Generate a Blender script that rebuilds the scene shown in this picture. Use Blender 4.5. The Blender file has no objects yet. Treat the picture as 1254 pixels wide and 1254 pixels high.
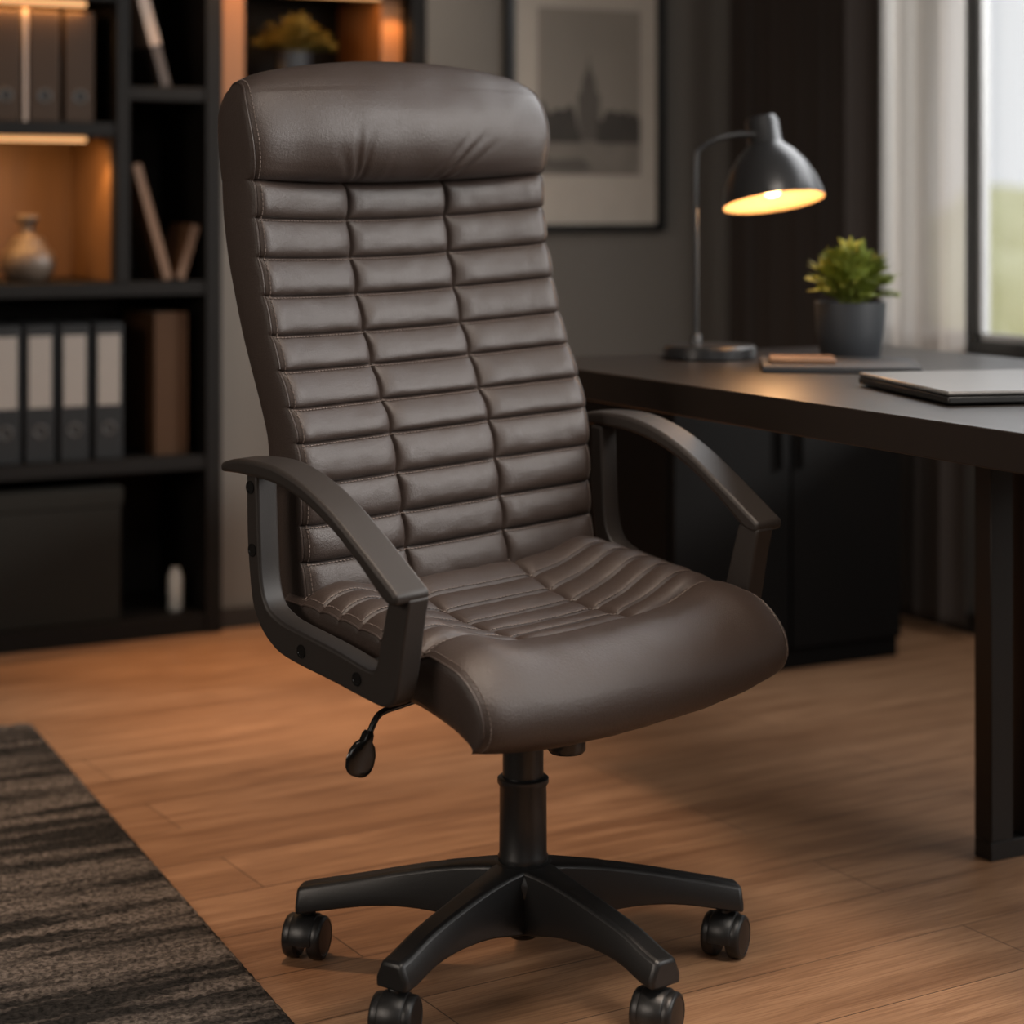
import bpy, bmesh, math, random
from mathutils import Vector, Matrix, noise
random.seed(7)
R = math.radians
S = bpy.context.scene
COL = S.collection

# ------------------------------------------------------------ camera
HC = 1.028
cd = bpy.data.cameras.new('camera'); cam = bpy.data.objects.new('camera', cd); COL.objects.link(cam)
cam.location = (0, 0, HC); cam.rotation_euler = (R(90), 0, R(-28))
cd.sensor_width = 36; cd.lens = 36 * 2480 / 1254
cd.shift_y = -(627 - 250) / 1254
cd.dof.use_dof = True; cd.dof.focus_distance = 2.62; cd.dof.aperture_fstop = 2.6
cd.clip_start = .05; cd.clip_end = 200
S.camera = cam

# ------------------------------------------------------------ world, exposure, large lights
w = bpy.data.worlds.new('world'); S.world = w; w.use_nodes = True
nt = w.node_tree; bg = nt.nodes['Background']
bg.inputs[0].default_value = (.90, .925, .95, 1); bg.inputs[1].default_value = 1.0
S.view_settings.view_transform = 'Standard'; S.view_settings.look = 'None'
S.view_settings.exposure = 0; S.view_settings.gamma = 1; S.view_settings.use_curve_mapping = False

def area(name, loc, to, sx, sy, power, color, spread=180):
    l = bpy.data.lights.new(name, 'AREA'); l.shape = 'RECTANGLE'; l.size = sx; l.size_y = sy
    l.energy = power; l.color = color; l.spread = R(spread)
    o = bpy.data.objects.new(name, l); COL.objects.link(o); o.location = loc
    o.rotation_euler = (Vector(to) - Vector(loc)).to_track_quat('-Z', 'Y').to_euler()
    return o
def spot(name, loc, to, power, color, angle, blend=.8, size=.05):
    l = bpy.data.lights.new(name, 'SPOT'); l.energy = power; l.color = color
    l.spot_size = R(angle); l.spot_blend = blend; l.shadow_soft_size = size
    o = bpy.data.objects.new(name, l); COL.objects.link(o); o.location = loc
    o.rotation_euler = (Vector(to) - Vector(loc)).to_track_quat('-Z', 'Y').to_euler()
    return o
WARM = (1, .50, .16)
area('key_area_light', (3.1, 1.0, 1.6), (1.3, 2.3, .8), 1.8, 1.2, 50, (1, .965, .93), 150)  # key light added out of view, in front of the made-up second window
area('desk_window_daylight', (3.18, 2.75, 2.02), (1.6, 2.3, .9), 2.3, .8, 21, (.97, .98, 1), 160)
area('left_fill_light', (-2.0, 1.8, 1.7), (1.3, 2.4, .8), 1.3, 1.1, 19, (1, .86, .74), 120)  # added fill for the chair's left side; the left wall has no window
area('rear_fill_light', (.2, -1.2, 2.2), (1.3, 2.4, .7), 1.6, .8, 6, (1, .94, .88), 120)  # added camera-side fill; there is no window behind it
area('overhead_fill_light', (1.25, 1.5, 2.56), (1.30, 2.1, .7), .8, .8, 15, (1, .90, .80), 110)  # soft fill added above the chair, no ceiling panel is built
spot('sheer_boost_spot', (6.2, 1.7, 2.1), (3.17, 3.86, 1.15), 900, (1, .98, .95), 34, .5, .3)  # spot added outside to whiten the sheer curtain
spot('ceiling_downlight_corner', (1.75, 3.75, 2.55), (1.68, 4.04, 0), 190, (1, .56, .27), 34, 1, .1)
spot('ceiling_downlight_rug', (1.20, 3.2, 2.55), (1.15, 3.2, 0), 165, (1, .66, .42), 44, 1, .1)
spot('ceiling_downlight_front', (1.3, 1.9, 2.55), (1.25, 2.15, 0), 85, (1, .74, .55), 46, 1, .22)
spot('wall_gradient_spot', (2.15, 3.9, 2.55), (2.05, 4.66, 1.35), 46, (1, .86, .72), 44, 1, .1)  # unseen spot added to give the wall around the picture a gradient

# ------------------------------------------------------------ material helpers
def mat(name, color, rough=.5, metal=0, color2=None, nscale=20, bump=0, bscale=300, stretch=(1, 1, 1),
        spec=.5, emit=None, estr=0, coat=0, voronoi=False):
    m = bpy.data.materials.new(name); m.use_nodes = True
    n = m.node_tree.nodes; l = m.node_tree.links; b = n['Principled BSDF']
    b.inputs['Base Color'].default_value = (*color, 1); b.inputs['Roughness'].default_value = rough
    b.inputs['Metallic'].default_value = metal; b.inputs['Specular IOR Level'].default_value = spec
    b.inputs['Coat Weight'].default_value = coat
    tc = n.new('ShaderNodeTexCoord'); mp = n.new('ShaderNodeMapping'); mp.inputs['Scale'].default_value = stretch
    l.new(tc.outputs['Object'], mp.inputs[0])
    if color2 is None: color2 = tuple(c * .86 for c in color)
    no = n.new('ShaderNodeTexNoise'); no.inputs['Scale'].default_value = nscale; no.inputs['Detail'].default_value = 5
    l.new(mp.outputs[0], no.inputs['Vector'])
    mx = n.new('ShaderNodeMix'); mx.data_type = 'RGBA'
    mx.inputs['A'].default_value = (*color, 1); mx.inputs['B'].default_value = (*color2, 1)
    l.new(no.outputs['Fac'], mx.inputs['Factor']); l.new(mx.outputs['Result'], b.inputs['Base Color'])
    if bump:
        bn = n.new('ShaderNodeBump'); bn.inputs['Strength'].default_value = bump; bn.inputs['Distance'].default_value = .002
        if voronoi:
            t = n.new('ShaderNodeTexVoronoi'); t.feature = 'DISTANCE_TO_EDGE'; t.inputs['Scale'].default_value = bscale
            t2 = n.new('ShaderNodeTexNoise'); t2.inputs['Scale'].default_value = bscale * .5
            l.new(mp.outputs[0], t.inputs['Vector']); l.new(mp.outputs[0], t2.inputs['Vector'])
            ma = n.new('ShaderNodeMath'); ma.operation = 'ADD'
            l.new(t.outputs['Distance'], ma.inputs[0]); l.new(t2.outputs['Fac'], ma.inputs[1])
            l.new(ma.outputs[0], bn.inputs['Height'])
        else:
            t = n.new('ShaderNodeTexNoise'); t.inputs['Scale'].default_value = bscale; t.inputs['Detail'].default_value = 3
            l.new(mp.outputs[0], t.inputs['Vector']); l.new(t.outputs['Fac'], bn.inputs['Height'])
        l.new(bn.outputs[0], b.inputs['Normal'])
    if emit:
        b.inputs['Emission Color'].default_value = (*emit, 1); b.inputs['Emission Strength'].default_value = estr
    return m

M = {}
M['leather'] = mat('brown_leather', (.040, .0275, .0225), .43, color2=(.032, .022, .018), nscale=9, bump=.24, bscale=560, voronoi=True, spec=.46)
M['thread'] = mat('brown_thread', (.13, .10, .085), .7)
M['plastic'] = mat('grey_black_plastic', (.021, .0168, .0145), .50, bump=.10, bscale=900, spec=.38)
M['base_plastic'] = mat('black_nylon', (.009, .009, .0092), .38, bump=.10, bscale=700)
M['gloss_black'] = mat('gloss_black_plastic', (.006, .006, .006), .22)
M['black_metal'] = mat('satin_black_metal', (.010, .010, .010), .30, spec=.6)
M['black_wood'] = mat('black_oak', (.0095, .0064, .0045), .36, color2=(.014, .0095, .007), nscale=6, stretch=(1, 12, 12), bump=.1, bscale=60)
M['shelf_wood'] = mat('dark_shelf_board', (.0055, .0043, .0034), .65, nscale=8, spec=.2)
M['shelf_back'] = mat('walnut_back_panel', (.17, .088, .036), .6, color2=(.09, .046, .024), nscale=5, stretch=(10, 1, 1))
M['wall'] = mat('grey_paint', (.145, .130, .113), .85, color2=(.132, .119, .104), nscale=3, bump=.05, bscale=200)
M['ceiling'] = mat('dark_ceiling_paint', (.25, .24, .23), .9)
M['skirting'] = mat('dark_skirting_paint', (.018, .016, .014), .5)
M['steel'] = mat('black_powder_coat', (.008, .008, .008), .45)
M['binder_dark'] = mat('charcoal_binder', (.011, .0112, .0115), .65, bump=.1, bscale=300, spec=.3)
M['binder_brown'] = mat('brown_binder', (.040, .022, .012), .6, spec=.2)
M['paper'] = mat('label_paper', (.27, .235, .205), .8)
M['ring'] = mat('ring_metal', (.038, .033, .029), .5)
M['hole'] = mat('hole_black', (.003, .003, .003), .8)
M['box'] = mat('grey_storage_box', (.017, .0155, .0125), .8, spec=.15)
M['ceramic'] = mat('stoneware', (.11, .08, .06), .5, color2=(.07, .05, .035), nscale=12)
M['book_tan'] = mat('tan_book_cover', (.14, .070, .034), .6)
M['book_pale'] = mat('pale_book_cover', (.40, .30, .24), .6)
M['book_brown'] = mat('brown_book_cover', (.060, .028, .012), .7, spec=.2)
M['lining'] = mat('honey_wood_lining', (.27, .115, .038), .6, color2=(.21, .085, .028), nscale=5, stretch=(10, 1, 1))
M['book_dark'] = mat('dark_book_cover', (.05, .035, .028), .6)
M['frame'] = mat('black_frame', (.006, .006, .006), .35)
M['mat'] = mat('cream_mat_board', (.46, .405, .345), .85)
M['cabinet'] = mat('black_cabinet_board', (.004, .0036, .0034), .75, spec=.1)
M['lamp'] = mat('dark_lamp_enamel', (.020, .020, .021), .30, spec=.6)
M['shade_in'] = mat('white_shade_lining', (.50, .37, .23), .6)
M['bulb'] = mat('lit_bulb', (1, .8, .5), .4, emit=(1, .70, .36), estr=5)
M['led'] = mat('lit_led_strip', (1, .6, .3), .4, emit=(1, .46, .15), estr=.62)
M['pot'] = mat('dark_slate_pot', (.032, .036, .042), .5)
M['soil'] = mat('potting_soil', (.02, .014, .01), .9)
M['leaf'] = mat('yellow_green_leaf', (.22, .25, .035), .5, color2=(.14, .19, .03), nscale=30)
M['leaf_far'] = mat('olive_leaf', (.20, .15, .03), .5)
M['notebook'] = mat('charcoal_notebook', (.025, .025, .027), .6)
M['notepad'] = mat('tan_leather_pad', (.20, .10, .05), .5)
M['laptop'] = mat('grey_aluminium', (.20, .195, .19), .35, metal=.35)
M['laptop_base'] = mat('dark_aluminium', (.03, .03, .03), .35, metal=.5)
M['drape'] = mat('taupe_drape_cloth', (.040, .031, .026), .9, nscale=4, bump=.15, bscale=600)
M['alu'] = mat('anthracite_window_frame', (.035, .037, .037), .4)
M['alu_light'] = mat('grey_window_bead', (.45, .46, .47), .4)
M['foliage'] = mat('pale_foliage', (.80, .78, .50), .8, color2=(.66, .66, .36), nscale=5)  # pale yellow-green, varied by noise
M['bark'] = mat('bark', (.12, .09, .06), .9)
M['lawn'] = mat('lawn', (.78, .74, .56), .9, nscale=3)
M['white'] = mat('white_canister', (.40, .40, .38), .5)
M['print_sky'] = mat('print_pale_grey', (.28, .245, .205), .85, color2=(.21, .185, .155), nscale=5)
M['print_mid'] = mat('print_mid_grey', (.115, .10, .085), .85)
M['print_dark'] = mat('print_dark_grey', (.045, .040, .035), .85, color2=(.07, .06, .05), nscale=30)
M['print_ground'] = mat('print_ground_grey', (.24, .21, .175), .85, color2=(.15, .13, .11), nscale=22)

def floor_mat():
    m = bpy.data.materials.new('oak_laminate'); m.use_nodes = True
    n = m.node_tree.nodes; l = m.node_tree.links; b = n['Principled BSDF']
    tc = n.new('ShaderNodeTexCoord')
    br = n.new('ShaderNodeTexBrick'); br.offset = .37; br.inputs['Scale'].default_value = 1
    br.inputs['Brick Width'].default_value = 1.25; br.inputs['Row Height'].default_value = .165
    br.inputs['Mortar Size'].default_value = .0012; br.inputs['Mortar Smooth'].default_value = .3
    br.inputs['Color1'].default_value = (.31, .172, .093, 1); br.inputs['Color2'].default_value = (.38, .22, .124, 1)
    br.inputs['Mortar'].default_value = (.09, .05, .03, 1); br.inputs['Bias'].default_value = 0
    mp0 = n.new('ShaderNodeMapping'); mp0.inputs['Rotation'].default_value = (0, 0, R(-3)); l.new(tc.outputs['Object'], mp0.inputs[0])
    l.new(mp0.outputs[0], br.inputs['Vector'])
    mp = n.new('ShaderNodeMapping'); mp.inputs['Scale'].default_value = (1.4, 16, 1); l.new(mp0.outputs[0], mp.inputs[0])
    n1 = n.new('ShaderNodeTexNoise'); n1.inputs['Scale'].default_value = 1.6; n1.inputs['Detail'].default_value = 8
    n1.inputs['Roughness'].default_value = .62; n1.inputs['Distortion'].default_value = .6; l.new(mp.outputs[0], n1.inputs['Vector'])
    r1 = n.new('ShaderNodeValToRGB'); r1.color_ramp.elements[0].position = .34; r1.color_ramp.elements[0].color = (.66, .60, .56, 1)
    r1.color_ramp.elements[1].position = .66; r1.color_ramp.elements[1].color = (1.12, 1.12, 1.12, 1)
    l.new(n1.outputs['Fac'], r1.inputs[0])
    mp2 = n.new('ShaderNodeMapping'); mp2.inputs['Scale'].default_value = (6, 160, 1); l.new(mp0.outputs[0], mp2.inputs[0])
    n2 = n.new('ShaderNodeTexNoise'); n2.inputs['Scale'].default_value = 1.5; n2.inputs['Detail'].default_value = 4; l.new(mp2.outputs[0], n2.inputs['Vector'])
    r2 = n.new('ShaderNodeValToRGB'); r2.color_ramp.elements[0].position = .38; r2.color_ramp.elements[0].color = (.76, .72, .7, 1)
    r2.color_ramp.elements[1].position = .55; r2.color_ramp.elements[1].color = (1, 1, 1, 1); l.new(n2.outputs['Fac'], r2.inputs[0])
    m1 = n.new('ShaderNodeMix'); m1.data_type = 'RGBA'; m1.blend_type = 'MULTIPLY'; m1.inputs['Factor'].default_value = 1
    m2 = n.new('ShaderNodeMix'); m2.data_type = 'RGBA'; m2.blend_type = 'MULTIPLY'; m2.inputs['Factor'].default_value = 1
    l.new(br.outputs['Color'], m1.inputs['A']); l.new(r1.outputs[0], m1.inputs['B'])
    l.new(m1.outputs['Result'], m2.inputs['A']); l.new(r2.outputs[0], m2.inputs['B'])
    l.new(m2.outputs['Result'], b.inputs['Base Color'])
    b.inputs['Roughness'].default_value = .42; b.inputs['Specular IOR Level'].default_value = .4
    bn = n.new('ShaderNodeBump'); bn.inputs['Strength'].default_value = .25; bn.inputs['Distance'].default_value = .001
    l.new(n2.outputs['Fac'], bn.inputs['Height']); l.new(bn.outputs[0], b.inputs['Normal'])
    return m
M['floor'] = floor_mat()

def rug_mat():
    m = bpy.data.materials.new('striped_pile'); m.use_nodes = True
    n = m.node_tree.nodes; l = m.node_tree.links; b = n['Principled BSDF']
    tc = n.new('ShaderNodeTexCoord')
    mp = n.new('ShaderNodeMapping'); mp.inputs['Scale'].default_value = (.9, 11, 1); l.new(tc.outputs['Object'], mp.inputs[0])
    n1 = n.new('ShaderNodeTexNoise'); n1.inputs['Scale'].default_value = 1.3; n1.inputs['Detail'].default_value = 6
    n1.inputs['Roughness'].default_value = .6; n1.inputs['Distortion'].default_value = .4; l.new(mp.outputs[0], n1.inputs['Vector'])
    r = n.new('ShaderNodeValToRGB'); e = r.color_ramp.elements
    e[0].position = .43; e[0].color = (.022, .020, .018, 1); e[1].position = .545; e[1].color = (.125, .105, .090, 1)
    l.new(n1.outputs['Fac'], r.inputs[0])
    n2 = n.new('ShaderNodeTexNoise'); n2.inputs['Scale'].default_value = 150; n2.inputs['Detail'].default_value = 3; l.new(tc.outputs['Object'], n2.inputs['Vector'])
    r2 = n.new('ShaderNodeValToRGB'); r2.color_ramp.elements[0].position = .35; r2.color_ramp.elements[0].color = (.35, .35, .35, 1)
    r2.color_ramp.elements[1].position = .65; r2.color_ramp.elements[1].color = (1.3, 1.3, 1.3, 1); l.new(n2.outputs['Fac'], r2.inputs[0])
    mx = n.new('ShaderNodeMix'); mx.data_type = 'RGBA'; mx.blend_type = 'MULTIPLY'; mx.inputs['Factor'].default_value = 1
    l.new(r.outputs[0], mx.inputs['A']); l.new(r2.outputs[0], mx.inputs['B']); l.new(mx.outputs['Result'], b.inputs['Base Color'])
    b.inputs['Roughness'].default_value = .95; b.inputs['Specular IOR Level'].default_value = .1
    bn = n.new('ShaderNodeBump'); bn.inputs['Strength'].default_value = .9; bn.inputs['Distance'].default_value = .004
    l.new(n2.outputs['Fac'], bn.inputs['Height']); l.new(bn.outputs[0], b.inputs['Normal'])
    return m
M['rug'] = rug_mat()

def sheer_mat():
    m = bpy.data.materials.new('sheer_voile'); m.use_nodes = True
    n = m.node_tree.nodes; l = m.node_tree.links; n.remove(n['Principled BSDF']); out = n['Material Output']
    d = n.new('ShaderNodeBsdfDiffuse'); d.inputs[0].default_value = (.80, .74, .69, 1)
    t = n.new('ShaderNodeBsdfTranslucent'); t.inputs[0].default_value = (.85, .82, .79, 1)
    tr = n.new('ShaderNodeBsdfTransparent'); tr.inputs[0].default_value = (.97, .96, .95, 1)
    a = n.new('ShaderNodeMixShader'); a.inputs[0].default_value = .5; c = n.new('ShaderNodeMixShader'); c.inputs[0].default_value = .30
    wv = n.new('ShaderNodeTexNoise'); wv.inputs['Scale'].default_value = 900
    bn = n.new('ShaderNodeBump'); bn.inputs['Strength'].default_value = .1; l.new(wv.outputs['Fac'], bn.inputs['Height']); l.new(bn.outputs[0], d.inputs['Normal'])
    l.new(d.outputs[0], a.inputs[1]); l.new(t.outputs[0], a.inputs[2]); l.new(a.outputs[0], c.inputs[1]); l.new(tr.outputs[0], c.inputs[2])
    l.new(c.outputs[0], out.inputs[0]); return m
M['sheer'] = sheer_mat()
def glass_mat():
    m = bpy.data.materials.new('window_glass'); m.use_nodes = True
    n = m.node_tree.nodes; l = m.node_tree.links; n.remove(n['Principled BSDF']); out = n['Material Output']
    g = n.new('ShaderNodeBsdfGlossy'); g.inputs['Roughness'].default_value = .02
    t = n.new('ShaderNodeBsdfTransparent'); f = n.new('ShaderNodeFresnel'); f.inputs[0].default_value = 1.3
    x = n.new('ShaderNodeMixShader'); l.new(f.outputs[0], x.inputs[0]); l.new(t.outputs[0], x.inputs[1]); l.new(g.outputs[0], x.inputs[2])
    l.new(x.outputs[0], out.inputs[0]); return m
M['glass'] = glass_mat()

# ------------------------------------------------------------ object helpers
def empty(name, label, cat, loc=(0, 0, 0), rz=0, group=None):
    o = bpy.data.objects.new(name, None); COL.objects.link(o); o.location = loc; o.rotation_euler = (0, 0, rz)
    o.empty_display_size = .05
    o['label'] = label; o['category'] = cat
    if group: o['group'] = group
    return o
def tag(o, label=None, cat=None, group=None, kind=None):
    if label: o['label'] = label
    if cat: o['category'] = cat
    if group: o['group'] = group
    if kind: o['kind'] = kind
    return o
def obj(name, bm, m, parent=None, smooth=False, bevel=0, seg=2, sub=0, angle=40, loc=None, rot=None):
    me = bpy.data.meshes.new(name)
    bmesh.ops.recalc_face_normals(bm, faces=bm.faces)
    bm.to_mesh(me); bm.free()
    o = bpy.data.objects.new(name, me); COL.objects.link(o)
    me.materials.append(M[m] if isinstance(m, str) else m)
    if parent: o.parent = parent
    if loc is not None: o.location = loc
    if rot is not None: o.rotation_euler = rot
    if bevel:
        b = o.modifiers.new('bevel', 'BEVEL'); b.width = bevel; b.segments = seg; b.limit_method = 'ANGLE'; b.angle_limit = R(angle)
        b.harden_normals = False
    if sub:
        s = o.modifiers.new('sub', 'SUBSURF'); s.levels = sub; s.render_levels = sub
    if smooth or bevel:
        for p in me.polygons: p.use_smooth = True
        if not smooth or smooth == 'auto':
            try: me.set_sharp_from_angle(angle=R(angle))
            except Exception: pass
    return o
def box(bm, x0, x1, y0, y1, z0, z1, mtx=None):
    vs = [bm.verts.new(p) for p in ((x0, y0, z0), (x1, y0, z0), (x1, y1, z0), (x0, y1, z0), (x0, y0, z1), (x1, y0, z1), (x1, y1, z1), (x0, y1, z1))]
    if mtx:
        for v in vs: v.co = mtx @ v.co
    for f in ((0, 3, 2, 1), (4, 5, 6, 7), (0, 1, 5, 4), (1, 2, 6, 5), (2, 3, 7, 6), (3, 0, 4, 7)):
        bm.faces.new([vs[i] for i in f])
    return vs
def bx(x0, x1, y0, y1, z0, z1):
    bm = bmesh.new(); box(bm, x0, x1, y0, y1, z0, z1); return bm
def lathe(bm, prof, seg=48, center=(0, 0), mtx=None):
    rings = []
    for r, z in prof:
        if r < 1e-6:
            v = bm.verts.new((center[0], center[1], z)); rings.append([v])
        else:
            rings.append([bm.verts.new((center[0] + r * math.cos(2 * math.pi * i / seg), center[1] + r * math.sin(2 * math.pi * i / seg), z)) for i in range(seg)])
    for a, b in zip(rings, rings[1:]):
        if len(a) == 1 and len(b) == 1: continue
        for i in range(seg):
            j = (i + 1) % seg
            if len(a) == 1: bm.faces.new((a[0], b[j], b[i]))
            elif len(b) == 1: bm.faces.new((a[i], a[j], b[0]))
            else: bm.faces.new((a[i], a[j], b[j], b[i]))
    if mtx:
        for rg in rings:
            for v in rg: v.co = mtx @ v.co
def tube(bm, pts, rad, seg=10, caps=True):
    pts = [Vector(p) for p in pts]; n = len(pts)
    rads = rad if isinstance(rad, (list, tuple)) else [rad] * n
    t0 = (pts[1] - pts[0]).normalized(); up = Vector((0, 0, 1)) if abs(t0.z) < .9 else Vector((1, 0, 0))
    nrm = (up - t0 * up.dot(t0)).normalized(); rings = []
    for i, p in enumerate(pts):
        t = (pts[min(i + 1, n - 1)] - pts[max(i - 1, 0)]).normalized()
        nrm = (nrm - t * nrm.dot(t)).normalized(); bi = t.cross(nrm)
        rings.append([bm.verts.new(p + rads[i] * (nrm * math.cos(2 * math.pi * k / seg) + bi * math.sin(2 * math.pi * k / seg))) for k in range(seg)])
    for a, b in zip(rings, rings[1:]):
        for k in range(seg):
            bm.faces.new((a[k], a[(k + 1) % seg], b[(k + 1) % seg], b[k]))
    if caps: bm.faces.new(rings[0][::-1]); bm.faces.new(rings[-1])
def crom(P, n):
    """smooth curve through points P, n samples a span"""
    P = [Vector(p) for p in P]; out = []
    for i in range(len(P) - 1):
        a = P[max(i - 1, 0)]; b = P[i]; c = P[i + 1]; d = P[min(i + 2, len(P) - 1)]
        for k in range(n):
            t = k / n
            out.append(.5 * ((2 * b) + (c - a) * t + (2 * a - 5 * b + 4 * c - d) * t * t + (3 * b - a - 3 * c + d) * t ** 3))
    out.append(P[-1]); return out
def interp(tab, x):
    """smooth monotone-ish table lookup of (x, y) pairs"""
    n = len(tab)
    if x <= tab[0][0]: return tab[0][1]
    if x >= tab[-1][0]: return tab[-1][1]
    for i in range(n - 1):
        if x <= tab[i + 1][0]: break
    x0, y0 = tab[i]; x1, y1 = tab[i + 1]; h = x1 - x0; t = (x - x0) / h
    def sl(k):
        if k <= 0: return (tab[1][1] - tab[0][1]) / (tab[1][0] - tab[0][0])
        if k >= n - 1: return (tab[-1][1] - tab[-2][1]) / (tab[-1][0] - tab[-2][0])
        return (tab[k + 1][1] - tab[k - 1][1]) / (tab[k + 1][0] - tab[k - 1][0])
    m0 = sl(i) * h; m1 = sl(i + 1) * h
    return (2 * t ** 3 - 3 * t * t + 1) * y0 + (t ** 3 - 2 * t * t + t) * m0 + (3 * t * t - 2 * t ** 3) * y1 + (t ** 3 - t * t) * m1
def sstep(a, b, x):
    t = max(0, min(1, (x - a) / (b - a))); return t * t * (3 - 2 * t)
def prism(bm, poly, x0, x1, f):
    """poly of (y, z) between x0 and x1, placed by f(x, y, z)"""
    a = [bm.verts.new(f(x0, y, z)) for y, z in poly]; b = [bm.verts.new(f(x1, y, z)) for y, z in poly]
    n = len(poly)
    bm.faces.new(a); bm.faces.new(b[::-1])
    for i in range(n): bm.faces.new((a[i], b[i], b[(i + 1) % n], a[(i + 1) % n]))

# ------------------------------------------------------------ the room
BW, RW = 4.66, 3.25            # back wall, right wall
def struct(name, bm, m, parent=None, **k):
    o = obj(name, bm, m, parent, **k)
    if not parent: o['kind'] = 'structure'
    return o
struct('floor', bx(-2.2, RW + .15, -1.8, BW + .5, -.08, 0), 'floor')
struct('ceiling', bx(-2.2, RW + .15, -1.8, BW + .5, 2.62, 2.7), 'ceiling')
# back wall: solid right of the bookcase recess and behind it
bm = bmesh.new()
box(bm, 1.672, RW + .15, BW, BW + .5, 0, 1.22)
box(bm, 2.232, RW + .15, BW, BW + .5, 1.22, 2.62)
box(bm, 1.672, 2.232, BW, BW + .5, 1.86, 2.62)
box(bm, 1.672, 2.232, BW + .34, BW + .5, 1.22, 1.86)
box(bm, -2.2, 1.672, BW + .40, BW + .5, 0, 2.62)
box(bm, -2.2, 1.672, BW, BW + .40, 2.26, 2.62)
box(bm, -2.2, .10, BW, BW + .40, 0, 2.26)
struct('wall_back', bm, 'wall')
struct('wall_left', bx(-2.3, -2.2, -1.8, BW + .5, 0, 2.62), 'wall')
struct('wall_front', bx(-2.2, RW + .15, -1.9, -1.8, 0, 2.62), 'wall')
# right wall with the desk window opening and one made up for the key light: v 2.5..3.9 and v -.1..2.0
W1 = (2.45, 4.15, .665, 2.25); W2 = (.0, 2.0, .665, 2.25)
bm = bmesh.new()
box(bm, RW, RW + .15, -1.8, BW, 0, .665); box(bm, RW, RW + .15, -1.8, BW, 2.25, 2.62)
box(bm, RW, RW + .15, -1.8, W2[0], .665, 2.25); box(bm, RW, RW + .15, W2[1], W1[0], .665, 2.25); box(bm, RW, RW + .15, W1[1], BW, .665, 2.25)
struct('wall_right', bm, 'wall')
def window(name, v0, v1, z0, z1, mull):
    fr = bmesh.new(); u0, u1 = RW + .002, RW + .045
    box(fr, u0, u1, v0, v0 + .045, z0, z1); box(fr, u0, u1, v1 - .045, v1, z0, z1)
    box(fr, u0, u1, v0 + .045, v1 - .045, z0, z0 + .04); box(fr, u0, u1, v0 + .045, v1 - .045, z1 - .04, z1)
    for m_ in mull: box(fr, u0, u1, m_ - .02, m_ + .02, z0 + .04, z1 - .04)
    root = struct(name, fr, 'alu', bevel=.003)
    bd = bmesh.new(); edges = [v0 + .045] + [e for m_ in mull for e in (m_ - .02, m_ + .02)] + [v1 - .045]
    for a, b in zip(edges[::2], edges[1::2]):
        box(bd, u0 + .010, u1 - .010, b - .012, b, z0 + .04, z1 - .04); box(bd, u0 + .010, u1 - .010, a, a + .012, z0 + .04, z1 - .04)
        box(bd, u0 + .010, u1 - .010, a, b, z0 + .04, z0 + .055)
    obj('glazing_bead', bd, 'alu_light', root)
    obj('glass_pane', bx(RW + .021, RW + .026, v0 + .04, v1 - .04, z0 + .03, z1 - .03), 'glass', root)
    return root
window('window_1', *W1, [3.775])
window('added_key_window', *W2, [1.0])  # unseen window added as an opening for the key light
struct('baseboard_back', bx(1.672, RW, BW - .015, BW, 0, .052), 'skirting', bevel=.003)
struct('baseboard_right', bx(RW - .015, RW, -1.8, BW - .015, 0, .052), 'skirting', bevel=.003)

# ------------------------------------------------------------ outside the window
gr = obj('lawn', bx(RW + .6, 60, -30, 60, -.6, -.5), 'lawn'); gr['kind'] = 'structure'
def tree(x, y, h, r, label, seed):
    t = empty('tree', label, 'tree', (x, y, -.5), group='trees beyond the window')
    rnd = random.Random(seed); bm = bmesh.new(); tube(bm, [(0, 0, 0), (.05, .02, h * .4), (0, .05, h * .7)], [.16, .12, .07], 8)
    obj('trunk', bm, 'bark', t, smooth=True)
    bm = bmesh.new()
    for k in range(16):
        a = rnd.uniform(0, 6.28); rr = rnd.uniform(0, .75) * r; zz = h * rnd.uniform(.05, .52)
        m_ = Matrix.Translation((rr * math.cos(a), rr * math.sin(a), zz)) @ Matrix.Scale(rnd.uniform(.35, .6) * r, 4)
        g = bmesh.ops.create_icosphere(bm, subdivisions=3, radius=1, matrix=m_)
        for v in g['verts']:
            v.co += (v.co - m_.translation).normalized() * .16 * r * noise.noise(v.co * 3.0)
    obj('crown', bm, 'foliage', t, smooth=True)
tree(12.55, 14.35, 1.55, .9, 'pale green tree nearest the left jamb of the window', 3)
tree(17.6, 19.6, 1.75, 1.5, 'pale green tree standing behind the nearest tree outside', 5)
tree(14.9, 14.0, 1.5, 1.0, 'pale green tree at the right edge of the view outside', 9)

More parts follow.
